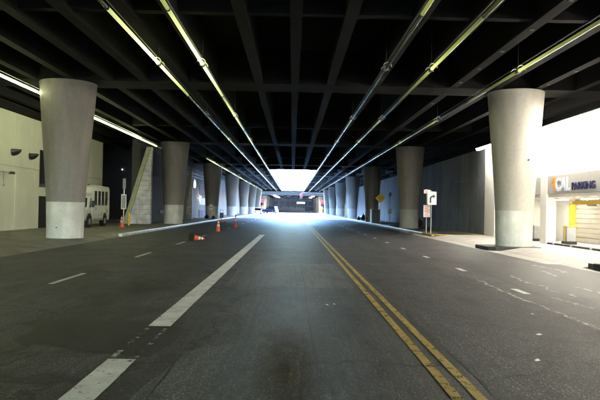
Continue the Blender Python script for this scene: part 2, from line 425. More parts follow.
wander(-3.1, 4, 50, 0.010, "road_seam", 'seam', 0.02)
for yy, x0, x1, mt in ((11.2,-1.4,1.0,'crack_faint'),(17.0,-1.5,1.35,'crack_faint'),(20.5,-1.2,1.3,'crack_faint'),(26.0,-1.5,1.4,'crack_faint'),(33.0,-1.0,1.3,'crack'),(36.0,-1.5,1.1,'crack_faint'),(43.0,-1.5,1.3,'crack')):
    pts = []; n = 40; d = 0
    for i in range(n + 1):
        d += random.uniform(-0.07, 0.07); pts.append((x0 + (x1-x0)*i/n, yy + d))
    MB().add([(a, b_ - 0.05 * random.random(), Z2) for a, b_ in pts] + [(a, b_ + 0.05 * random.random(), Z2) for a, b_ in pts],
             [(i, i + 1, n + 2 + i, n + 1 + i) for i in range(n)]).build("crack_filler", M[mt], road)
# scraps lying on the road
for i, (px, py, s_) in enumerate(((3.35,8.6,0.045),(2.75,7.1,0.035),(0.62,10.9,0.03),(0.75,11.0,0.025),(3.9,10.3,0.03))):
    t = random.random() * 3
    o = MB().add([(-s_,-s_*.6,0.002),(s_,-s_*.5,0.004),(s_*.8,s_*.7,0.016),(-s_*.9,s_*.5,0.008),(0,0,0.022)], [(0,1,4),(1,2,4),(2,3,4),(3,0,4)]).build("paper_scrap", M['sign_white'])
    o.location = (px, py, 0.006); o.rotation_euler.z = t
    tag(o, ["white paper scrap on the dark right lane, further one", "white paper scrap on the right lane nearest the camera", "tiny pale scrap left of its twin on the centre lane",
            "tiny pale scrap right of its twin on the centre lane", "small pale scrap close to the cracked seam right"][i], "litter", "litter on the road")

def pavement(name, x_in, x_out, y0, y1, z=0.15):
    return struct(MB().box(min(x_in, x_out), max(x_in, x_out), y0, y1, -0.02, z).build(name, M['concrete_walk']))
def apron(name, xk, xo, y0, y1, mt, flip):
    s_ = 1 if xo > xk else -1
    poly = [(xk, -0.02), (xk, 0.004), (xk + s_ * 0.9, 0.15), (xo, 0.15), (xo, -0.02)]
    return struct(MB().prism(poly, 'y', y0, y1).build(name, M[mt]))
pl = pavement("pavement_left", KL - 0.18, -30, 33.0, 190)
apron("driveway_left", KL, -30, -120, 33.0, 'concrete_walk', 1)
pr = pavement("pavement_right", KR + 0.18, 20, 40.5, 190)
apron("driveway_right", KR, 20, 19.4, 40.5, 'drive', 0)
pavement("pavement_near_right", KR + 0.18, 20, -120, 19.4)
pavement("pavement_far_left", KL - 0.18, -60, 216, 500); pavement("pavement_far_right", KR + 0.18, 60, 216, 500)
kl = bpy.data.objects.new("kerb_left", None); COL.objects.link(kl); struct(kl)
kr = bpy.data.objects.new("kerb_right", None); COL.objects.link(kr); struct(kr)
y = 33.0
while y < 189:
    MB().box(KL - 0.178, KL, y + 0.006, y + 2.994, -0.02, 0.155 + random.uniform(-.004, .004)).build("kerb_stone", M['kerb'], kl, bevel=0.02); y += 3
y = 40.5
k = 0
while y < 189:
    MB().box(KR, KR + 0.178, y + 0.006, y + 2.994, -0.02, 0.155 + random.uniform(-.004, .004)).build("kerb_stone", M['kerb_yellow' if k < 1 else 'kerb'], kr, bevel=0.02); y += 3; k += 1
MB().box(KR + 0.0, KR + 0.35, 15.4, 18.7, -0.02, 0.20).build("kerb_nose", M['kerb_black'], kr, bevel=0.03)
# gutter strip of concrete at the right
struct(MB().add([(KR - 0.65, -40, 0.004), (KR, -40, 0.004), (KR, 190, 0.004), (KR - 0.65, 190, 0.004)], [(0,1,2,3)]).build("gutter", M['drive'], road))
wander(KR + 0.01, 14, 41, 0.015, "gutter_joint", 'seam', 0.004)
# pavement joints
for (p_, xa, xb, ys) in ((pl, -30, KL - 0.2, range(36, 120, 3)), (pr, KR + 0.2, 12.3, range(43, 120, 3))):
    for yy in ys:
        MB().box(xa, xb, yy, yy + 0.012, 0.1502, 0.1512).build("joint", M['joint'], p_)
# the paved island edge painted yellow by the turn sign
MB().box(KR + 0.2, 12.2, 40.28, 40.48, 0.10, 0.166).build("painted_edge", M['kerb_yellow'], pr, bevel=0.01)
MB().box(KR + 0.9, 11.6, 41.2, 43.2, 0.152, 0.158).build("trench_grate", M['black'], pr)

# ------------------------------------------------------------------ the overpass
ov = thing("overpass", (0, 0, SOFF), "dark concrete road deck overhead, with girders, cross beams and long daylight slot", "overpass")
SLOT0, SW = 88.5, 3.3
XL, XR = -25.0, 19.0
ZT = 8.45
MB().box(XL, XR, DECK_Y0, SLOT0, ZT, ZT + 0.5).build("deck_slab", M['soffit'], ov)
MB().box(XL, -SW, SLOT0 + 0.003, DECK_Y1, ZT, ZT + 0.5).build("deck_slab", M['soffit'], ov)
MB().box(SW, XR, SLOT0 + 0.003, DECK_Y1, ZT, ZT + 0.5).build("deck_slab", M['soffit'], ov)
GX = [-17.6,-16.0,-14.4,-12.7,-11.1,-9.5,-7.9,-6.4,-4.7,-3.46,-1.53,0.0,1.53,3.46,5.05,6.8,8.6,10.4,12.2,14.0,15.8,17.5]
for gx in GX:
    inner = abs(gx) < SW
    y1 = SLOT0 - 0.3 if inner else DECK_Y1 - 0.4
    w = 0.17
    if not inner:
        MB().prism([(gx-w, SOFF), (gx+w, SOFF), (gx+w*0.75, ZT), (gx-w*0.75, ZT)], 'y', SLOT0 + 0.2, DECK_Y1 - 0.4).build("girder", M['soffit_daylit'], ov)
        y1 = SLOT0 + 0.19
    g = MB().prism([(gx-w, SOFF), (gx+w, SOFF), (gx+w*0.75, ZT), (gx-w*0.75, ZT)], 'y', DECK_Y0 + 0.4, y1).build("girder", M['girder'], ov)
    if gx in (6.8, 10.4):
        for k in range(9):
            yb = 10.5 + k * 2.6
            MB().box(gx-0.06, gx+0.06, yb-0.05, yb+0.05, SOFF-0.03, SOFF-0.001).build("fixing_plate", M['plate'], g)
CY = [28.2 + 25.5 * k for k in range(7)]
for cy in [CY[0] - 51, CY[0] - 25.5] + CY:
    spans = [(XL, XR)] if cy < SLOT0 else [(XL, -SW - 0.36), (SW + 0.36, XR)]
    for a, b_ in spans:
        MB().box(a, b_, cy - 0.9, cy + 0.9, SOFF - 0.012, ZT - 0.01).build("bent_cap", M['girder' if cy < SLOT0 else 'soffit_daylit'], ov)
for cy0 in [CY[0] - 51, CY[0] - 25.5] + CY:
    for cy in ((cy0 + 15.2,) if cy0 < 60 else (cy0 + 8.5, cy0 + 17.0)):
        if cy > 186: continue
        spans = [(XL, XR)] if cy < SLOT0 - 1 else [(XL, -SW - 0.36), (SW + 0.36, XR)]
        for a, b_ in spans:
            MB().box(a, b_, cy - 0.15, cy + 0.15, SOFF + 0.12, ZT - 0.01).build("cross_beam", M['girder' if cy < SLOT0 else 'soffit_daylit'], ov)
for sg in (-1, 1):
    MB().box(min(sg * SW, sg * (SW + 0.3)), max(sg * SW, sg * (SW + 0.3)), SLOT0, DECK_Y1, ZT + 0.503, ZT + 1.5).build("sun_screen", M['base_grey'], ov)  # added along the slot edges to keep direct sun out
MB().box(-SW - 0.1, SW + 0.1, SLOT0 - 0.3, SLOT0 + 0.2, SOFF + 0.012, ZT - 0.01).build("slot_end_beam", M['girder'], ov)
for yy in (DECK_Y0, DECK_Y1 - 0.4):
    for a, b_ in ([(XL, XR)] if yy < 0 else [(XL, -SW), (SW, XR)]):
        MB().box(a, b_, yy, yy + 0.39, SOFF - (0.45 if yy > 0 else 0.02), ZT + 0.6).build("fascia_beam", M['girder'], ov)

# columns
PROF = [(0.775, 0.0), (0.775, 0.25), (0.80, 1.0), (0.815, 1.57)]
PROF2 = [(0.815, 1.57), (0.85, 2.2), (0.93, 3.3), (1.03, 4.5), (1.12, 5.6), (1.20, 6.62), (1.205, 6.776)]
words = ["nearest", "second", "third", "fourth", "fifth", "sixth", "seventh"]
def column(x, cy, side, i):
    left = side == "left"
    lab = "%s flared concrete column %s the road, %s" % (words[i], "left of" if left else "right of",
          ["white painted foot, grey shaft" if left else "cream, floodlit from the parking entrance", "just behind the slanting board wall" if left else "grey, by the turn arrow sign",
           "with a white notice taped on" if left else "beside the utility cabinet", "in blue daylight", "in blue daylight", "far off in glare", "last before the crossing"][i])
    t = thing("concrete_column", (x, cy, 0.15), lab, "column", "columns carrying the overpass")
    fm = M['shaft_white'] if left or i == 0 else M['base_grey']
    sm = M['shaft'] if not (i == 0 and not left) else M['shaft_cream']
    b_ = MB().lathe(PROF, (x, cy, 0.15), 48).build("painted_foot", fm, t, True)
    s_ = MB().lathe(PROF2, (x, cy, 0.15), 48).build("shaft", sm, t, True)
    if i < 2:
        for zz in (3.1, 4.9):
            rr = 0.92 + (zz - 3.3) * 0.085
            # faint pour joints, 3 mm proud
        MB().lathe([(1.215, 6.70), (1.215, 6.775)], (x, cy, 0.15), 48).build("collar", sm, t, True)
    return t
for i, cy in enumerate(CY):
    cl = column(-9.95, cy, "left", i); cr = column(9.8, cy, "right", i)
    if i == 0:
        col0l, col0r = cl, cr
        # scuffs and tie holes
        MB().tube((-9.95 - 0.1, cy - 0.80, 0.62), (-9.95 - 0.1, cy - 0.785, 0.62), 0.03, 8).build("tie_hole", M['black'], cl)
        MB().tube((9.8 + 0.25, cy - 1.02, 3.9), (9.8 + 0.25, cy - 0.9, 3.9), 0.035, 8).build("tie_hole", M['black'], cr)
        poly = [(9.8 - 1.45, cy - 1.0), (9.8 - 1.15, cy - 1.15), (9.8 + 0.8, cy - 1.1), (9.8 + 0.95, cy - 0.8), (9.8 + 0.95, cy + 0.9), (9.8 - 1.45, cy + 0.9)]
        MB().prism(poly, 'z', -0.01, 0.17).build("black_plinth", M['kerb_black'], cr, bevel=0.04)

# light pipes: clear tubes lit from lamp clamps every 12 m
ZP = 4.75 + CAM_Z
PR = 0.052
seg_me = {}
def seg(sign):
    if sign not in seg_me:
        a, b_ = (0.12, 5.97) if sign > 0 else (-0.12, -5.97)
        mb = MB()
        for k in range(6): pass
        o = mb.tube((0, a, 0), (0, b_, 0), PR, 16).build("tube", M['pipe'], None, True, local=True)
        seg_me[sign] = o.data; bpy.data.objects.remove(o)
    return seg_me[sign]
def make_clamp_meshes():
    out = {}
    mb = MB().tube((0, -0.13, 0), (0, 0.13, 0), PR + 0.025, 16); o = mb.build("lamp_clamp", M['grey_paint'], None, True, local=True); out['clamp'] = o.data; bpy.data.objects.remove(o)
    mb = MB()
    for k in range(10):
        t0, t1 = PI * 0.95 * k / 10 - 0.1, PI * 0.95 * (k + 1) / 10 - 0.1
        mb.tube((0.135 * math.cos(t0), 0, 0.135 * math.sin(t0)), (0.135 * math.cos(t1), 0, 0.135 * math.sin(t1)), 0.018, 6)
    o = mb.build("hoop", M['steel'], None, True, local=True); out['hoop'] = o.data; bpy.data.objects.remove(o)
    o = MB().tube((0, 0, PR), (0, 0, SOFF - ZP + 1.45), 0.010, 6).build("hanger_rod", M['black'], None, local=True); out['rod'] = o.data; bpy.data.objects.remove(o)
    o = MB().tube((0, -0.04, 0), (0, 0.04, 0), PR + 0.012, 16).build("joint_ring", M['black'], None, True, local=True); out['ring'] = o.data; bpy.data.objects.remove(o)
    o = MB().tube((0, -6, 0), (0, 6, 0), 0.022, 8).build("conduit", M['black'], None, True, local=True); out['conduit'] = o.data; bpy.data.objects.remove(o)
    return out
CM = make_clamp_meshes()
def pobj(name, me, parent, y, color=None, z=0):
    o = bpy.data.objects.new(name, me); COL.objects.link(o); o.parent = parent; o.location = (0, y, z)
    if color: o.color = (*color, 1)
    return o
BY = [9.4 + 12 * k for k in range(-4, 15)]
def pipe_line(x, label, level, y_from=-40, y_to=186, zp=ZP):
    """level(k, y, s): (peak, floor) emission of the half tube on side s (-1 towards the viewer) of clamp k"""
    t = thing("light_pipe", (x, 0, zp), label, "light pipe", "light pipes under the overpass")
    for k, by in enumerate(BY):
        if not (y_from <= by <= y_to): continue
        pobj("lamp_clamp", CM['clamp'], t, by); pobj("hoop", CM['hoop'], t, by - 0.3); pobj("hoop", CM['hoop'], t, by + 0.3); pobj("hanger_rod", CM['rod'], t, by)
        pobj("joint_ring", CM['ring'], t, by + 6); pobj("conduit", CM['conduit'], t, by, z=0.17)
        for s_ in (-1, 1):
            p_, f_ = level(k - 4, by, s_)
            pobj("tube", seg(s_), t, by, (p_, f_, min(1.0, p_ / 2.0)))
    return t
def table(d, default):
    return lambda k, y, s_: d.get((k, s_), default if k >= 0 else (0.8, 0.4))  # tubes behind the camera burn extra bright as added fill light
# k = 0 is the clamp at 9.4 m, k = 1 at 21.4 m ...
pipe_line(-3.1, "brightest light pipe, left edge of the daylight slot", table({(0,-1):(.3,.05),(0,1):(.1,.03),(1,-1):(0.9,.022),(1,1):(0.8,.02),(2,-1):(.3,.02),(2,1):(.2,.01),(3,-1):(.1,.01)}, (0.1, 0.008)))
pipe_line(-4.57, "lit light pipe second from the slot on the left", table({(0,-1):(0,0),(0,1):(.0,.0),(1,-1):(0.85,.02),(1,1):(0.55,.002),(2,-1):(.0,.002),(2,1):(.0,.002)}, (0.06, 0.005)))
pipe_line(3.05, "mostly dark glossy light pipe, right edge of the daylight slot", table({(0,-1):(.3,.03),(0,1):(.1,.02),(1,-1):(.0,.0),(1,1):(.0,.0),(2,-1):(0,0)}, (0.02, 0.002)))
pipe_line(4.57, "light pipe second from the slot on the right, glowing at its clamp", table({(0,-1):(.0,.0),(0,1):(.0,.003),(1,-1):(.12,.007),(1,1):(.04,.002),(2,-1):(0,0)}, (0.03, 0.003)))
pipe_line(7.5, "outermost light pipe on the right, passing the cream column", table({(0,-1):(.3,.04),(0,1):(.03,.008),(1,-1):(.09,.008),(1,1):(.02,.002),(2,-1):(0,0)}, (0.03, 0.003)))
pipe_line(-8.6, "far light pipe on the left, starting past the second column", table({}, (0.3, 0.02)), 60)
pipe_line(-11.0, "bright light pipe close to the pale wall, behind the nearest left column", table({(1,1):(2.8,1.2),(2,-1):(6,2.2),(2,1):(4.5,1.5),(3,-1):(4.5,1.4),(3,1):(1.4,.3),(1,-1):(4,1.2),(0,1):(3,1.0),(0,-1):(3,1)}, (0.1, 0.0)), 0, 60)

# ------------------------------------------------------------------ left side
WX = -15.2
wl = thing("pale_wall", (WX, 30, 0.15), "pale painted panel wall lit green behind the nearest left column", "wall")
MB().box(WX - 0.5, WX - 0.06, -75, 51.2, 0.0, ZT).build("backing", M['joint'], wl)
zs = [(0.15, 3.62), (3.635, 6.55)]
def panel(y0, y1, z0, z1): MB().box(WX - 0.06, WX + random.uniform(-.004, .004), y0 + 0.008, y1 - 0.008, z0, z1).build("wall_panel", M['wall_green'], wl, bevel=0.006)
for y0, y1 in ((-75,-58),(-58,-40),(-40,-30),(-30,-22),(-22,-16),(-16,-8),(-8,0),(0,8),(8,14),(14,20),(20,26),(26,30.6),(30.6,35.2),(35.2,37.8),(37.8,38.5),(40.7,45.8),(47.2,51.2)):
    for z0, z1 in zs: panel(y0, y1, z0, z1)
panel(38.5, 40.7, 2.07, 2.6); panel(38.5, 40.7, 4.86, 6.55)
panel(45.8, 47.2, 0.15, 2.6); panel(45.8, 47.2, 4.75, 6.55)
d_ = MB().box(WX - 0.058, WX - 0.03, 38.52, 40.68, 0.15, 2.06).build("door", M['void'], wl)
MB().box(WX - 0.03, WX + 0.01, 40.45, 40.5, 1.0, 1.12).build("handle", M['steel'], d_)
for a, b_, c, e in ((38.5, 40.7, 2.61, 4.85), (45.8, 47.2, 2.61, 4.74)):
    w_ = MB().box(WX - 0.058, WX - 0.035, a + 0.02, b_ - 0.02, c, e).build("window", M['glass'], wl)
    MB().box(WX - 0.03, WX + 0.02, a + 0.01, a + 0.07, c, e).box(WX - 0.03, WX + 0.02, b_ - 0.07, b_ - 0.01, c, e).build("frame", M['black'], w_)
MB().box(WX - 0.06, WX + 0.25, -75, 51.2, 6.57, 6.92).build("edge_beam", M['girder'], wl)
# black scoop lamps
def scoop(y, z, label):
    t = thing("wall_lamp", (WX, y, z), label, "wall lamp", "black scoop lamps on the pale wall")
    mb = MB()
    n, m = 12, 6
    vs_, fs_ = [], []
    for j in range(m + 1):
        for i in range(n + 1):
            u, v = PI * i / n, (PI / 2) * j / m
            vs_.append((WX + 0.02 + 0.42 * math.sin(u) * math.cos(v), y - 0.36 * math.cos(u) * math.cos(v) + 0.25 * (1 - math.sin(v)) * 0.5, z + 0.12 - 0.36 * math.sin(v)))
    for j in range(m):
        for i in range(n): fs_.append((j*(n+1)+i, j*(n+1)+i+1, (j+1)*(n+1)+i+1, (j+1)*(n+1)+i))
    mb.add(vs_, fs_ + [tuple(range(n + 1))])
    mb.build("shade", M['black'], t, True)
    MB().box(WX + 0.003, WX + 0.05, y - 0.1, y + 0.1, z - 0.12, z + 0.08).build("mount", M['black'], t)
scoop(34.75, 4.42, "black scoop lamp on the pale wall, left of its twin")
scoop(37.1, 4.38, "black scoop lamp on the pale wall, nearer the dark window")
t = thing("security_camera", (WX, 33.9, 3.2), "small dark camera on a bracket, cable hanging down the pale wall", "camera")
MB().tube((WX, 33.2, 3.27), (WX + 0.25, 34.0, 3.25), 0.02).build("bracket", M['grey_paint'], t)
MB().box(WX + 0.17, WX + 0.33, 33.95, 34.4, 3.16, 3.30).build("housing", M['black'], t, bevel=0.02)
MB().path([(WX + 0.03, 33.7, 3.26), (WX + 0.03, 33.68, 2.9), (WX + 0.05, 33.7, 2.62)], 0.014).build("cable", M['grey_paint'], t)
MB().ball((WX + 0.05, 33.7, 2.56), 0.05, 0.05, 0.07).build("cable_end", M['grey_paint'], t, True)

# dark recess beyond the pale wall, and its back
rc = thing("recess_wall", (-24, 58, 0.15), "dark navy recess between the white bus and the slanting board wall", "wall")
MB().box(-24.4, -24, 51.2, 62, 0, ZT).build("back_face", M['navy'], rc)
MB().box(-24.4, -12.95, 62.01, 62.4, 0, ZT).build("end_face", M['navy'], rc)
MB().box(-24.4, -15.26, 50.6, 51.19, 0.0, ZT).build("return_face", M['wall_green'], rc)  # extended out of view to block daylight leaking into the recess
tg = MB().ball((-16.5, 61.95, 5.05), 0.022, 0.022, 0.022).build("recess_lamp", M['lamp_white']); tag(tg, "tiny light dot high in the dark navy recess", "lamp")

def wing_wall(y, xr, xl_bot, ztop, label, nb):
    """boards stacked to a slanting left edge, with a sloping cap"""
    t = thing("wing_wall", (xr, y, 0.15), label, "wall", "slanting board walls")
    h = (ztop - 0.15) / nb
    xt = xr - 0.06
    def xe(z): return xl_bot + (xt - xl_bot) * (z - 0.15) / (ztop - 0.15)
    for k in range(nb):
        z0, z1 = 0.15 + k * h + 0.012, 0.15 + (k + 1) * h - 0.004
        yy = y + random.uniform(-0.03, 0.02)
        MB().prism([(xe(z0) + 0.02, z0), (xr, z0), (xr, z1), (xe(z1) + 0.02, z1)], 'y', yy, y + 0.5).build("board", M['board'], t, bevel=0.008)
    MB().prism([(xe(0.15), 0.15), (xr - 0.01, 0.15), (xr - 0.01, ztop), (xe(ztop), ztop)], 'y', y + 0.06, y + 0.48).build("core", M['joint'], t)
    dx = 0.36
    MB().prism([(xe(0.15) - dx, 0.15), (xe(0.15), 0.15), (xt, ztop), (xt - dx * 0.9, ztop)], 'y', y - 0.08, y + 0.6).build("sloping_cap", M['board_edge_lit'], t, bevel=0.01)
wing_wall(50.6, -11.2, -13.0, 6.25, "tall board wall with slanting left edge beside the sign pole", 16)
wing_wall(72.0, -11.3, -12.1, 5.6, "slim slanting board wall just past the second left column", 14)

wg = thing("grey_wall", (-12.2, 120, 0.15), "grey concrete wall behind the left columns with posters and pipes", "wall")
MB().box(-12.9, -12.262, 51.3, 190, 0, ZT).build("backing", M['joint'], wg)
y = 51.4
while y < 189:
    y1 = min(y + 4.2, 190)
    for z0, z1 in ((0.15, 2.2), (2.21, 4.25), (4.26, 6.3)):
        MB().box(-12.26, -12.2 + random.uniform(-.006, .006), y + 0.01, y1 - 0.01, z0, z1).build("wall_panel", M['wall_shaded' if y < 63 else 'wall_grey'], wg)
    y = y1
for zz in (5.25, 5.6):
    MB().tube((-12.05, 70, zz), (-12.05, 100, zz), 0.06, 8).build("pipe_run", M['steel'], wg, True)
w_ = MB().box(-12.2, -12.14, 78.2, 80.4, 3.9, 5.0).build("window", M['glass'], wg)
MB().box(-12.14, -12.10, 78.1, 78.25, 3.85, 5.05).box(-12.14, -12.10, 80.35, 80.5, 3.85, 5.05).build("frame", M['black'], w_)
MB().box(-12.14, -12.08, 58.5, 68.5, 0.95, 1.2).build("rail", M['black'], wg)
for (y0, y1, z0, z1, mt, lb) in ((83.5, 91, 3.2, 4.3, 'purple', "purple poster high on the grey wall, left of the third column"), (83.5, 91, 0.25, 1.15, 'purple', "purple panel at the foot of the grey wall"),
                             (83.8, 90.2, 1.85, 2.75, 'sign_white', "white poster between the two purple panels on grey wall")):
    tag(MB().box(-12.19, -12.13, y0, y1, z0, z1).build("wall_poster", M[mt]), lb, "poster")
t = thing("wall_light", (-12.1, 83.2, 2.85), "bright little wall light above the white poster", "lamp")
MB().box(-12.19, -12.05, 83.0, 83.4, 2.8, 2.95).build("housing", M['grey_paint'], t)
MB().ball((-11.98, 83.2, 2.86), 0.12, 0.14, 0.1).build("lens", M['lamp_white'], t, True)

# shuttle bus, nose towards the viewer
def bus(x0, x1, y0, y1, z):
    cx = (x0 + x1) / 2
    t = thing("shuttle_bus", (cx, (y0 + y1) / 2, z), "white shuttle bus parked against the pale wall, half behind the column", "bus")
    yc = y0 + 1.35                       # coach body starts here
    body = MB().prism([(yc, z + 0.42), (y1 - 0.06, z + 0.42), (y1, z + 0.9), (y1 - 0.04, z + 2.5), (y1 - 0.22, z + 2.72), (yc + 0.35, z + 2.76), (yc - 0.25, z + 2.62), (yc - 0.32, z + 2.2), (yc, z + 2.0)], 'x', x0, x1).build("body", M['bus_white'], t, bevel=0.07)
    MB().prism([(y0, z + 0.45), (yc - 0.002, z + 0.45), (yc - 0.002, z + 1.95), (yc - 0.25, z + 1.93), (y0 + 0.75, z + 1.25), (y0 + 0.08, z + 1.08)], 'x', x0 + 0.1, x1 - 0.08).build("cab", M['bus_white'], t, bevel=0.05)
    ws = MB().add([(x0 + 0.22, y0 + 0.78, z + 1.30), (x1 - 0.2, y0 + 0.78, z + 1.30), (x1 - 0.26, yc - 0.30, z + 1.90), (x0 + 0.28, yc - 0.30, z + 1.90)], [(0,1,2,3)])
    for i in range(4): ws.v[i].y -= 0.035
    ws.build("windscreen", M['glass'], t)
    MB().prism([(y0 + 0.95, z + 1.28), (yc - 0.08, z + 1.28), (yc - 0.08, z + 1.88), (yc - 0.22, z + 1.88)], 'x', x1 - 0.09, x1 - 0.07).build("cab_window", M['glass'], t)
    L = (y1 - 0.35) - (yc + 0.35)
    for k in range(4):
        a = yc + 0.35 + L * k / 4; b_ = a + L / 4 - 0.26
        w_ = MB().box(x1 - 0.01, x1 + 0.012, a, b_, z + 1.42, z + 2.38).build("window", M['glass'], t, bevel=0.02)
        MB().box(x1 + 0.012, x1 + 0.02, a, b_, z + 1.98, z + 2.01).build("sash_bar", M['black'], w_)
    for yy in (y0 + 0.72, y1 - 1.15):
        for xx, sgn in ((x1 - 0.12, 1), (x0 + 0.12, -1)):
            a = MB().tube((xx - 0.13, yy, z + 0.38), (xx + 0.13, yy, z + 0.38), 0.38, 24).build("wheel", M['rubber'], t, True)
            MB().tube((xx + sgn * 0.13, yy, z + 0.38), (xx + sgn * 0.15, yy, z + 0.38), 0.2, 16).build("rim", M['steel'], a, True)
            MB().tube((xx + sgn * 0.125 - 0.01, yy, z + 0.46), (xx + sgn * 0.128, yy, z + 0.46), 0.47, 24).build("wheel_arch", M['black'], t, True)
    MB().box(x0 + 0.08, x1 - 0.06, y0 - 0.12, y0 + 0.1, z + 0.42, z + 0.62).build("bumper", M['black'], t, bevel=0.03)
    MB().box(cx - 0.5, cx + 0.5, y0 - 0.02, y0 + 0.06, z + 0.68, z + 0.98).build("grille", M['black'], t, bevel=0.02)
    for xx in (x0 + 0.3, x1 - 0.28):
        MB().box(xx - 0.14, xx + 0.14, y0 - 0.025, y0 + 0.06, z + 0.76, z + 0.96).build("headlight", M['chrome'], t, bevel=0.02)
    mi = MB().box(x1 + 0.08, x1 + 0.26, y0 + 0.82, y0 + 0.9, z + 1.3, z + 1.72).build("mirror", M['black'], t, bevel=0.02)
    MB().tube((x1 - 0.1, y0 + 0.9, z + 1.4), (x1 + 0.15, y0 + 0.87, z + 1.45), 0.02).build("arm", M['black'], mi)
    MB().box(x1 + 0.001, x1 + 0.012, yc + 0.05, y1 - 1.7, z + 0.48, z + 0.56).build("skirt_trim", M['grey_paint'], t)
    for xx in (x0 + 0.3, cx, x1 - 0.3):
        MB().box(xx - 0.05, xx + 0.05, yc - 0.1, yc + 0.02, z + 2.72, z + 2.80).build("marker_light", M['brown'], t)
    MB().box(x1, x1 + 0.014, y1 - 0.75, y1 - 0.62, z + 0.95, z + 1.15).build("fuel_flap", M['black'], t)
bus(-15.05, -12.95, 40.3, 45.5, 0.15)

# sign pole with cone, yellow bollard
t = thing("sign_pole", (-11.35, 43.2, 0.15), "thin pole with a pale upright panel, orange cone at its foot", "sign pole")
px, py = -11.35, 43.2
MB().tube((px, py, 0.15), (px, py, 3.4), 0.035).build("pole", M['sign_white'], t, True)
pn = MB().box(px - 0.17, px + 0.17, py - 0.06, py - 0.036, 1.35, 2.35).build("panel", M['sign_white'], t)
MB().box(px - 0.13, px + 0.13, py - 0.065, py - 0.0605, 1.42, 2.28).build("print", M['grey_paint'], pn)
MB().box(px - 0.1, px + 0.1, py - 0.05, py + 0.05, 2.72, 3.42).build("top_box", M['grey_paint'], t, bevel=0.02)
t = thing("bollard", (-11.75, 46.2, 0.15), "yellow steel bollard at the dark recess by the bus", "bollard")
MB().lathe([(0.09, 0), (0.09, 0.85), (0.06, 0.92), (0.01, 0.94)], (-11.75, 46.2, 0.15), 16).build("post", M['yellow'], t, True)
MB().lathe([(0.15, 0), (0.15, 0.03)], (-11.75, 46.2, 0.15), 16).build("foot_plate", M['black'], t)

# traffic cones
def cone_proto(h):
    t = bpy.data.objects.new("traffic_cone", None); COL.objects.link(t)
    MB().box(-0.18, 0.18, -0.18, 0.18, 0, 0.035).build("base", M['orange'], t, bevel=0.01, local=True)
    r = lambda z: 0.145 - (0.145 - 0.03) * (z - 0.035) / (h - 0.035)
    MB().lathe([(r(0.035), 0.035), (r(h) + 0.0, h), (r(h) - 0.012, h)], (0, 0, 0), 20).build("cone_body", M['orange'], t, True, local=True)
    for a, b_ in ((0.42, 0.60), (0.70, 0.84)):
        MB().lathe([(r(a*h) + 0.004, a * h), (r(b_*h) + 0.004, b_ * h)], (0, 0, 0), 20, cap=False).build("collar", M['reflective'], t, True, local=True)
    return t
cp = cone_proto(0.78)
cones = [(-11.35, 42.75, 0.15, None, "orange cone at the foot of the sign pole"), (-4.93, 42.8, 0.0, None, "orange cone standing on the left lane dashes"),
         (-7.5, 68.0, 0.0, None, "small far cone, left one of a close pair"), (-7.2, 68.5, 0.0, None, "small far cone, right one of a close pair")]
for i, (x, y, z, r_, lb) in enumerate(cones):
    c = cp if i == 0 else copy_tree(cp)
    c.location = (x, y, z); tag(c, lb, "cone", "traffic cones")
    c.rotation_euler.z = i * 0.4
    if i > 1: c.scale = (0.68, 0.68, 0.68)
c = copy_tree(cp); tag(c, "traffic cone fallen on its side, dark base towards the camera", "cone", "traffic cones")
c.location = (-4.72, 30.3, 0.18); c.rotation_euler = (0.0, math.radians(97), math.radians(48))
for ch in c.children:
    if ch.name.startswith("base"):
        ch.data = ch.data.copy(); ch.data.materials[0] = M['red']
        o = MB().box(-0.19, 0.19, -0.19, 0.19, -0.03, -0.002).build("base_rubber", M['rubber'], c, bevel=0.01, local=True)
t = thing("delineator", (-4.55, 51.5, 0.0), "slim striped delineator post on an orange foot, farthest on the dashes", "delineator")
MB().lathe([(0.2, 0), (0.2, 0.05), (0.12, 0.10), (0.09, 0.28), (0.06, 0.3)], (-4.55, 51.5, 0.0), 16).build("foot", M['orange'], t, True)
MB().lathe([(0.05, 0.3), (0.05, 1.0), (0.02, 1.03)], (-4.55, 51.5, 0.0), 12).build("post", M['orange'], t, True)
for a in (0.5, 0.75): MB().lathe([(0.054, a), (0.054, a + 0.12)], (-4.55, 51.5, 0), 12, cap=False).build("collar", M['reflective'], t, True)

# odds and ends round the third left column
t = thing("notice", (-9.9, CY[2] - 0.83, 1.0), "white paper notice taped to the third left column", "notice")
MB().box(-10.15, -9.75, CY[2] - 0.90, CY[2] - 0.86, 1.25, 1.9).build("sheet", M['sign_white'], t)
MB().box(-10.10, -9.80, CY[2] - 0.905, CY[2] - 0.901, 1.5, 1.62).build("print", M['grey_paint'], t)
def bag(x, y, z, s_, label):
    t = thing("rubbish_bag", (x, y, z), label, "bag", "dark bags on the pavements")
    mb = MB().ball((x, y, z + 0.24 * s_), 0.30 * s_, 0.28 * s_, 0.25 * s_, 14, 9, 0.10); mb.build("sack", M['bag'], t, True)
    MB().lathe([(0.05 * s_, 0.44 * s_), (0.03 * s_, 0.52 * s_), (0.10 * s_, 0.62 * s_)], (x, y, z), 8).build("knot", M['bag'], t, True)
bag(-10.4, CY[2] - 1.25, 0.15, 0.9, "dark bag leaning on the third left column, left one")
bag(-9.6, CY[2] - 1.2, 0.15, 0.7, "smaller dark bag at the third left column")
bag(9.75, 88.0, 0.15, 1.5, "big dark bag on the right pavement past the third column")
bag(9.2, 88.6, 0.15, 0.9, "small dark bag left of the big one on the right pavement")
bag(10.9, 55.5, 0.15, 1.5, "dark bag behind the turn arrow sign posts")
t = thing("suitcase", (-9.25, 84.0, 0.15), "black wheeled suitcase on the pavement behind the cone pair", "suitcase")
MB().box(-9.5, -9.0, 83.9, 84.15, 0.2, 0.85).build("shell", M['bag'], t, bevel=0.05)
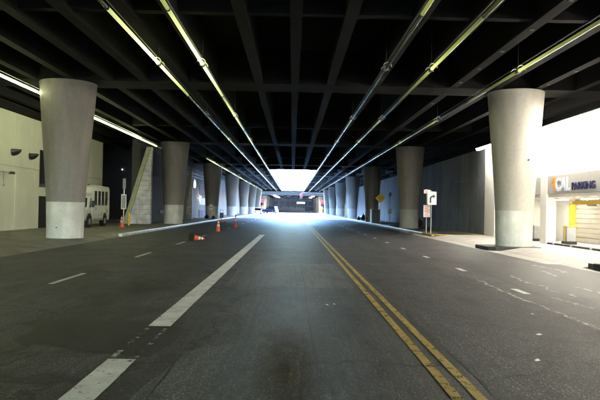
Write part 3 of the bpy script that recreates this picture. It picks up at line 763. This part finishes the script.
MB().path([(-9.45, 84.1, 0.85), (-9.45, 84.1, 1.2), (-9.1, 84.1, 1.2), (-9.1, 84.1, 0.85)], 0.02).build("handle", M['black'], t)
for xx in (-9.45, -9.05): MB().tube((xx, 84.0, 0.195), (xx + 0.04, 84.0, 0.195), 0.045).build("wheel", M['rubber'], t)

# ------------------------------------------------------------------ right side
FX = 12.4
wr = thing("block_wall", (FX, 100, 0.15), "long dark concrete wall behind the right-hand columns", "wall")
MB().box(FX + 0.062, FX + 0.5, 40.9, 190, 0, 5.75).build("backing", M['joint'], wr)
y = 41.0
while y < 189.5:
    y1 = min(y + 3.9, 190)
    for z0, z1 in ((0.15, 1.95), (1.962, 3.85), (3.862, 5.78)):
        MB().box(FX + random.uniform(-.008, .008), FX + 0.06, y + 0.008, y1 - 0.008, z0, z1).build("wall_panel", M['wall_dark' if y < 62 else 'wall_grey'], wr)
    y = y1
sv = thing("void_screen", (18.6, 90, 0), "black wall added to shut skylight out above the right-hand block wall", "wall")
MB().box(18.6, 19, -75, 190, 0, ZT).build("face", M['soffit'], sv)  # added to close the dark void against skylight

pk = thing("parking_entrance", (FX, 25, 0.15), "floodlit white parking garage entrance with grey sign band", "building")
MB().box(FX, FX + 0.4, -75, 40.0, 3.43, 5.8).build("upper_wall", M['wall_white'], pk)
MB().box(FX - 0.10, FX + 0.55, 38.9, 40.9, 0.15, 5.82).build("end_pier", M['wall_white'], pk, bevel=0.02)
MB().box(FX - 0.07, FX + 0.4, 30.95, 31.75, 0.15, 3.425).build("pier", M['wall_white'], pk, bevel=0.02)
fs = MB().box(FX - 0.05, FX + 0.3, 8.0, 30.9, 2.56, 3.425).build("sign_band", M['sign_grey'], pk)
MB().box(FX - 0.05, FX + 0.3, 31.8, 33.2, 2.56, 3.425).build("sign_band", M['sign_grey'], pk)
MB().box(FX - 0.02, FX + 0.3, 33.25, 38.85, 2.56, 3.425).build("lintel", M['wall_white'], pk)
MB().box(FX + 0.01, FX + 2.9, -75, 38.9, 2.42, 2.545).build("recess_ceiling", M['wall_white'], pk)
MB().box(FX + 2.5, FX + 2.9, 34.6, 38.9, 0.15, 2.415).build("recess_wall", M['wall_white'], pk)
MB().box(FX + 2.75, FX + 2.9, -75, 34.59, 0.15, 2.415).build("recess_back", M['wall_white'], pk)
MB().box(FX + 0.2, FX + 2.5, 36.0, 36.3, 0.15, 2.415).build("recess_wall", M['wall_white'], pk)
nb = 9
for k in range(nb):
    z0 = 0.17 + k * (2.22 / nb)
    MB().box(FX + 2.66 - 0.02 * (k % 2), FX + 2.74, 22.0, 34.1, z0, z0 + 2.22 / nb - 0.014).build("shutter_slat", M['shutter'], pk, bevel=0.01)
fr = MB().box(FX + 2.45, FX + 2.66, 33.85, 34.2, 0.15, 2.2).build("door_frame", M['yellow'], pk, bevel=0.015)
MB().box(FX - 0.05, FX + 0.22, 16.0, 30.9, 0.0, 0.235).build("threshold_kerb", M['kerb_black'], pk, bevel=0.02)
for k in range(6):
    MB().box(FX - 0.055, FX - 0.0505, 20.5 + k * 1.9, 20.7 + k * 1.9, 0.17, 0.23).build("reflector", M['reflective'], pk)
MB().box(FX + 0.9, FX + 0.94, 20, 30.6, 0.151, 0.155).build("floor_joint", M['joint'], pk)
# clearance bar
t = thing("clearance_bar", (FX + 0.6, 27, 2.2), "yellow clearance bar hung under the grey sign band", "clearance bar")
MB().box(FX + 0.5, FX + 0.62, 20, 29.4, 2.06, 2.22).build("bar", M['yellow'], t, bevel=0.01)
for yy in (21, 24, 26.2, 28.0, 29.3):
    MB().box(FX + 0.53, FX + 0.59, yy, yy + 0.07, 2.22, 2.42).build("hanger", M['sign_white'], t)
MB().box(FX + 0.5, FX + 0.6, 27.0, 27.9, 1.985, 2.055).build("plate", M['grey_paint'], t)
MB().box(FX + 0.5, FX + 0.62, 29.5, 31.2, 2.1, 2.2).build("pale_arm", M['sign_white'], t, bevel=0.01)
# sign letters: each word its own thing part of the band
def fit(body, y0, y1, z, size, mt, bold):
    cu = bpy.data.curves.new("letters", 'FONT'); cu.body = body; cu.size = size; cu.extrude = 0.018; cu.offset = bold; cu.space_character = 1.0
    cu.materials.append(M[mt])
    tmp = bpy.data.objects.new("letters", cu); COL.objects.link(tmp)
    dg = bpy.context.evaluated_depsgraph_get()
    me = bpy.data.meshes.new_from_object(tmp.evaluated_get(dg)); bpy.data.objects.remove(tmp)
    o = bpy.data.objects.new("letters", me); COL.objects.link(o); o.parent = fs
    xs = [v.co.x for v in me.vertices]; x0, w = min(xs), max(xs) - min(xs)
    R_ = Matrix(((0, 0, -1), (-1, 0, 0), (0, 1, 0)))
    o.rotation_euler = R_.to_euler(); o.scale = ((y0 - y1) / w, 1, 1)
    o.location = Vector((FX - 0.072, y0 + x0 * (y0 - y1) / w, z)) - world_loc(fs)
    return o
MB().prism([(30.12, 2.70), (29.98, 2.70), (29.98, 3.33), (30.08, 3.33), (30.34, 3.17), (30.34, 3.06), (30.12, 3.15)], 'x', FX - 0.09, FX - 0.0505).build("letters", M['letter_orange'], fs)
fit("CAL", 29.9, 28.35, 2.70, 0.84, 'letter_pale', 0.025)
fit("PARKING", 28.15, 25.95, 2.70, 0.46, 'letter_navy', 0.008)
# row of strip floods along the wall top
for k in range(11):
    yy = 39.3 - k * 3.0
    t = thing("flood_lamp", (FX, yy, 5.85), ["blazing flood lamp at the top end of the white facade", "flood lamp on the facade top, second from its far end"][k] if k < 2 else
              "flood lamp along the white facade top above the sign, position %s from far end" % ["third","fourth","fifth","sixth","seventh","eighth","ninth","tenth","eleventh"][k-2], "flood lamp", "flood lamps on the facade")
    MB().box(FX - 0.78, FX - 0.52, yy - 1.46, yy + 1.46, 5.66, 5.71).build("housing", M['wall_white'], t, bevel=0.015)
    MB().prism([(FX - 0.76, 5.655), (FX - 0.54, 5.655), (FX - 0.56, 5.56), (FX - 0.70, 5.56)], 'y', yy - 1.42, yy + 1.42).build("lens", M['flood'], t)
    for e in (-1.2, 1.2): MB().box(FX - 0.519, FX - 0.003, yy + e - 0.03, yy + e + 0.03, 5.67, 5.70).build("bracket", M['grey_paint'], t)
for k in range(4):
    yy = 33.0 - 3.2 * k
    t = thing("recess_light", (FX + 1.5, yy, 2.4), "%s strip light under the garage entrance ceiling" % ["farthest", "second farthest", "second nearest", "nearest"][k], "strip light", "strip lights in the garage entrance")
    MB().box(FX + 1.3, FX + 1.7, yy - 0.6, yy + 0.6, 2.36, 2.415).build("housing", M['sign_white'], t)
    MB().box(FX + 1.34, FX + 1.66, yy - 0.55, yy + 0.55, 2.335, 2.357).build("lens", M['recess_lamp'], t)
# ticket machine and grey box
t = thing("ticket_machine", (FX + 0.9, 31.0, 0.15), "grey ticket machine with yellow trim before the shutter", "ticket machine")
x, y = FX + 1.1, 31.0
MB().box(x - 0.22, x + 0.22, y - 0.2, y + 0.25, 0.28, 0.98).build("cabinet", M['grey_paint'], t, bevel=0.02)
MB().box(x - 0.26, x + 0.26, y - 0.24, y + 0.3, 0.15, 0.28).build("plinth", M['black'], t)
MB().box(x - 0.235, x - 0.221, y - 0.05, y + 0.08, 0.3, 0.95).build("trim", M['yellow'], t)
MB().box(x - 0.24, x + 0.3, y - 0.22, y + 0.27, 0.985, 1.06).build("hood", M['yellow'], t, bevel=0.02)
t = thing("grey_box", (FX + 0.5, 33.9, 0.15), "grey box on a black foot left of the sign pier", "box")
MB().box(FX + 0.35, FX + 0.85, 33.6, 34.4, 0.28, 0.98).build("cabinet", M['grey_paint'], t, bevel=0.02)
MB().box(FX + 0.32, FX + 0.88, 33.55, 34.45, 0.15, 0.278).build("foot", M['black'], t)

# turn-arrow sign and no-parking sign
sx, sy = 9.15, 42.6
t = thing("arrow_sign", (sx + 0.08, sy, 0.15), "white sign with a black right-turn arrow on a steel post", "sign")
MB().tube((sx + 0.1, sy, 0.15), (sx + 0.1, sy, 3.0), 0.035).build("post", M['steel'], t, True)
pn = MB().box(sx - 0.17, sx + 0.43, sy - 0.06, sy - 0.04, 2.05, 2.92).build("panel", M['sign_white'], t, bevel=0.006)
aw = 0.055; pts = []
cx_, cz_, R_ = sx + 0.20, 2.44, 0.17
outl, inl = [(cx_ - R_ - aw, 2.17)], [(cx_ - R_ + aw, 2.17)]
for k in range(9):
    a = PI - (PI / 2) * k / 8
    outl.append((cx_ + (R_ + aw) * math.cos(a), cz_ + (R_ + aw) * math.sin(a))); inl.append((cx_ + (R_ - aw) * math.cos(a), cz_ + (R_ - aw) * math.sin(a)))
tip = [(cx_ + 0.0, cz_ + R_ + 0.14), (cx_ + 0.17, cz_ + R_), (cx_ + 0.0, cz_ + R_ - 0.14)]
ar = MB()
for k in range(9): ar.prism([outl[k], outl[k + 1], inl[k + 1], inl[k]], 'y', sy - 0.066, sy - 0.0605)
ar.prism(tip, 'y', sy - 0.066, sy - 0.0605); ar.build("arrow", M['sign_black'], pn)
t = thing("no_parking_sign", (sx - 0.22, sy + 0.3, 0.15), "red and white parking notice plates behind the arrow sign", "sign")
MB().tube((sx - 0.15, sy + 0.3, 0.15), (sx - 0.15, sy + 0.3, 3.1), 0.03).build("post", M['steel'], t, True)
for z0, z1 in ((1.22, 1.62), (1.64, 2.04), (2.80, 3.05)):
    pn = MB().box(sx - 0.36, sx + 0.08, sy + 0.22, sy + 0.24, z0, z1).build("plate", M['sign_white'], t)
    n = int((z1 - z0) / 0.1)
    for j in range(n):
        zz = z0 + 0.05 + j * 0.1
        MB().box(sx - 0.32, sx + 0.04 - 0.1 * (j % 2), sy + 0.213, sy + 0.2195, zz, zz + 0.045).build("print_line", M['sign_red'], pn)

# diamond warning sign, slim pole, cabinet, hydrant, far post
dx, dy = 9.55, 69.5
t = thing("warning_sign", (dx, dy, 0.15), "yellow diamond warning sign on a thin post by the cabinet", "sign")
MB().tube((dx, dy, 0.15), (dx, dy, 3.4), 0.035).build("post", M['steel'], t, True)
pn = MB().prism([(dx, 2.33), (dx + 0.57, 2.90), (dx, 3.47), (dx - 0.57, 2.90)], 'y', dy - 0.06, dy - 0.04).build("panel", M['sign_yellow'], t, bevel=0.006)
for zz, w in ((3.04, 0.22), (2.86, 0.34), (2.68, 0.22)):
    for j in range(4):
        a = dx - w + j * w / 2
        MB().box(a + 0.02, a + w / 2 - 0.03, dy - 0.066, dy - 0.0605, zz, zz + 0.09).build("print", M['brown'], pn)
t = thing("slim_pole", (10.9, 71.5, 0.15), "slim dark pole with small square plate, right of the yellow diamond", "pole")
MB().tube((10.9, 71.5, 0.15), (10.9, 71.5, 3.6), 0.04).build("post", M['grey_paint'], t, True)
MB().box(10.7, 11.1, 71.4, 71.44, 1.25, 1.75).build("plate", M['grey_paint'], t)
MB().box(10.78, 11.02, 71.4, 71.55, 3.15, 3.6).build("head", M['black'], t, bevel=0.02)
MB().box(10.4, 11.3, 71.2, 71.8, 0.15, 0.27).build("foot", M['black'], t, bevel=0.02)
t = thing("utility_cabinet", (9.4, 72.5, 0.15), "dark utility cabinet with its lit side made white next to the third right column", "cabinet")
MB().box(9.02, 9.95, 72.4, 73.3, 0.15, 1.65).build("case", M['black'], t, bevel=0.02)
MB().box(8.92, 9.018, 72.38, 73.32, 0.15, 1.67).build("lit_side", M['sign_white'], t, bevel=0.01)  # left face made white: the light falling on it put into colour
MB().box(9.0, 9.98, 72.36, 73.34, 1.672, 1.72).build("lid", M['grey_paint'], t)
t = thing("fire_hydrant", (9.0, 77.0, 0.15), "small brown hydrant at the kerb before the third right column", "hydrant")
MB().lathe([(0.16, 0), (0.16, 0.05), (0.11, 0.06), (0.11, 0.45), (0.15, 0.47), (0.14, 0.55), (0.06, 0.64), (0.03, 0.7)], (9.0, 77.0, 0.15), 16).build("barrel", M['brown'], t, True)
for s_ in (-1, 1): MB().tube((9.0, 77, 0.5), (9.0 + s_ * 0.2, 77, 0.5), 0.06).build("nozzle", M['brown'], t, True)
t = thing("yellow_post", (9.15, 112.0, 0.15), "thin yellow-green post between the far right columns", "post")
MB().tube((9.15, 112, 0.15), (9.15, 112, 2.4), 0.06).build("shaft", M['yellow'], t, True)
MB().lathe([(0.14, 0), (0.14, 0.04)], (9.15, 112, 0.15), 12).build("foot", M['black'], t)

# ------------------------------------------------------------------ the crossing and beyond
def signal(x, y, zc, label, arm=None, ped=True):
    t = thing("traffic_signal", (x, y, 0.0), label, "traffic signal", "traffic signals at the crossing")
    hx = x if arm is None else arm
    MB().tube((x, y, 0), (x, y, zc + 0.8), 0.09, 10, 0.07).build("pole", M['grey_paint'], t, True)
    if arm is not None: MB().tube((x, y, zc + 0.75), (hx, y, zc + 0.9), 0.06, 10, 0.045).build("mast_arm", M['grey_paint'], t, True)
    MB().box(hx - 0.42, hx + 0.42, y - 0.099, y - 0.06, zc - 0.95, zc + 0.6).build("backplate", M['black'], t)
    h = MB().box(hx - 0.2, hx + 0.2, y - 0.35, y - 0.1, zc - 0.75, zc + 0.35).build("signal_head", M['black'], t, bevel=0.03)
    MB().ball((hx, y - 0.38, zc + 0.15), 0.42, 0.06, 0.42).build("red_glow_lens", M['sig_red'], h, True)  # oversized: the bloom of the red light is put into the shape
    for dz in (-0.2, -0.52): MB().ball((hx, y - 0.36, zc + dz), 0.11, 0.04, 0.11).build("dark_lens", M['glass'], h, True)
    if ped:
        p_ = MB().box(x - 0.3, x + 0.3, y - 0.36, y - 0.1, zc - 1.9, zc - 1.25).build("pedestrian_head", M['black'], t, bevel=0.03)
        MB().box(x - 0.24, x + 0.24, y - 0.38, y - 0.362, zc - 1.82, zc - 1.35).build("hand_symbol", M['sig_amber'], p_)
signal(-8.85, 186, 3.3, "pole signal showing red on the left corner of the crossing")
signal(8.55, 184, 3.2, "pole signal showing red on the right corner of the crossing")
signal(9.6, 187.5, 5.3, "red signal hung over the crossing on a mast arm", arm=2.5, ped=False)

def car(x, y, rot, paintm, label, L=4.4, W=1.8, H=1.5, suv=False):
    t = thing("car", (x, y, 0.0), label, "car", rot=(0, 0, rot))
    h1 = H * 0.58
    pr_ = [(-L/2, 0.3), (L/2, 0.3), (L/2, h1*0.85), (L/2 - 0.1, h1), (L*0.2, h1 + 0.06), (-L/2 + 0.15, h1 + 0.06), (-L/2, h1*0.9)]
    MB().prism([(a, b_) for a, b_ in pr_], 'x', -W/2, W/2).build("body", M[paintm], t, bevel=0.08, local=True)
    MB().prism([(-L/2 + (0.2 if suv else 0.6), h1 + 0.055), (L*0.22, h1 + 0.055), (L*0.05, H), (-L/2 + (0.35 if suv else 1.1), H)], 'x', -W/2 + 0.12, W/2 - 0.12).build("cabin", M['glass'], t, bevel=0.05, local=True)
    MB().prism([(-L/2 + (0.42 if suv else 1.12), H), (L*0.03, H), (0, H + 0.04), (-L/2 + (0.5 if suv else 1.3), H + 0.04)], 'x', -W/2 + 0.16, W/2 - 0.16).build("roof", M[paintm], t, local=True)
    for sx_ in (-1, 1):
        for yy in (-L*0.31, L*0.31):
            w_ = MB().tube((sx_*(W/2 - 0.2), yy, 0.33), (sx_*(W/2 + 0.01), yy, 0.33), 0.33, 18).build("wheel", M['rubber'], t, True, local=True)
            MB().tube((sx_*(W/2 + 0.011), yy, 0.33), (sx_*(W/2 + 0.02), yy, 0.33), 0.19, 12).build("rim", M['chrome'], w_, True, local=True)
        MB().box(sx_*(W/2 - 0.25) - 0.2, sx_*(W/2 - 0.25) + 0.2, -L/2 - 0.02, -L/2 + 0.1, h1*0.62, h1*0.86).build("tail_light", M['tail_red'], t, local=True)
    MB().box(-0.26, 0.26, -L/2 - 0.015, -L/2 + 0.02, h1*0.45, h1*0.6).build("number_plate", M['sign_white'], t, local=True)
car(-8.7, 160, 0.1, 'car_white', "white car with red tail lights waiting at the left kerb", H=1.45)
car(-6.6, 188, math.radians(62), 'car_dark', "dark violet car turning at the crossing", L=4.7, W=1.95, H=2.0, suv=True)

fo = thing("far_overpass", (0, GAP1, 6.7), "far dark overpass beyond the sunny crossing", "overpass")
MB().box(-60, 60, GAP1, GAP1 + 0.6, 5.95, 7.1).build("fascia_beam", M['soffit'], fo)
MB().box(-60, 60, GAP1 + 0.61, 345, 7.3, 7.6).build("deck_slab", M['soffit'], fo)
for k in range(-9, 10):
    MB().box(k*2.4 - 0.2, k*2.4 + 0.2, GAP1 + 0.62, 340, 6.3, 7.295).build("girder", M['girder'], fo)
for k in range(5):
    yy = GAP1 + 10 + 25 * k
    MB().box(-40, 40, yy - 0.7, yy + 0.7, 6.1, 7.29).build("bent_cap", M['girder'], fo)
far_cols = []
for k in range(4):
    for sx_, nm in ((-10.6, "left"), (10.6, "right")):
        yy = GAP1 + 22 + 25 * k
        t = thing("tan_column", (sx_, yy, 0), "%s tan column under the far overpass, %s side" % (["first", "second", "third", "fourth"][k], nm), "column", "columns of the far overpass")
        MB().lathe([(0.8, 0), (0.8, 1.6), (1.2, 6.1)], (sx_, yy, 0), 24).build("shaft", M['shaft_tan'], t, True)
        MB().lathe([(0.9, 0), (0.9, 0.2)], (sx_, yy, 0), 24).build("foot", M['base_grey'], t, True)
for sx_, nm in ((-13.5, "left"), (13.5, "right")):
    t = thing("tan_wall", (sx_, 280, 0), "tan side wall under the far overpass, %s side" % nm, "wall")
    s_ = 1 if sx_ > 0 else -1
    for k in range(12):
        y0 = GAP1 + 14 + k * 10
        MB().box(min(sx_, sx_ + s_*0.4), max(sx_, sx_ + s_*0.4), y0 + 0.02, y0 + 9.98, 0, 6.6).build("wall_panel", M['shaft_tan'], t)
eb = thing("end_building", (0, 345, 0), "dark blue-grey building closing the view under the far overpass", "building")
MB().box(-40, 40, 345, 348, 0, 8.39).build("wall", M['far_wall'], eb)
for k in range(9):
    x0 = -13 + k * 3.1
    MB().box(x0, x0 + 2.3, 344.9, 344.995, 3.2, 5.2).build("window", M['void'], eb)
    MB().box(x0, x0 + 2.3, 344.9, 344.995, 0.4, 2.4).build("window", M['void'], eb)
tg = thing("lit_sign", (4.2, 330, 4), "long white lit sign far under the second overpass", "sign")
MB().box(2.2, 6.4, 330, 330.2, 3.9, 4.8).build("face", M['lit_sign'], tg)
for xx in (2.4, 6.2): MB().tube((xx, 330.1, 0), (xx, 330.1, 3.9), 0.08).build("post", M['grey_paint'], tg)
tg = thing("picket_barrier", (-2, 322, 0), "pale upright barrier row across the far end", "barrier")
for k in range(26):
    xx = -9.5 + k * 0.62
    MB().box(xx, xx + 0.36, 322, 322.1, 0.1, 2.1 + random.uniform(-.4, .3)).build("picket", M['reflective'], tg)
MB().box(-9.6, 6.6, 322.11, 322.2, 0.8, 0.95).build("rail", M['grey_paint'], tg)
for i, (xx, yy) in enumerate(((-6.5, 232), (-6.3, 250), (-6.0, 268), (7.4, 236), (7.4, 262))):
    t = thing("ceiling_lamp", (xx, yy, 6.5), ["nearest", "middle", "farthest", "nearest", "farther"][i] + " white lamp under the far overpass, %s row" % ("left" if i < 3 else "right"), "ceiling lamp", "lamps under the far overpass")
    MB().box(xx - 0.5, xx + 0.5, yy - 0.3, yy + 0.3, 5.95, 6.15).build("housing", M['grey_paint'], t)
    MB().box(xx - 0.48, xx + 0.48, yy - 0.34, yy - 0.302, 5.96, 6.14).box(xx - 0.48, xx + 0.48, yy - 0.3, yy + 0.3, 5.91, 5.948).build("lens", M['lamp_white'], t)


# ------------------------------------------------------------------ thin volume added for the lens glare over the far end
hz = MB().box(-300, 300, -140, 420, -1.2, 10.6).build("glare_haze", M['void'])
hm = bpy.data.materials.new("glare_haze"); hm.use_nodes = True; hn = hm.node_tree
hn.nodes.remove(hn.nodes["Principled BSDF"])
pv = hn.nodes.new("ShaderNodeVolumePrincipled"); pv.inputs["Color"].default_value = (0.85, 0.9, 1.0, 1); pv.inputs["Density"].default_value = 0.00007
hn.links.new(pv.outputs[0], hn.nodes["Material Output"].inputs["Volume"])
hz.data.materials[0] = hm; struct(hz, kind="stuff")
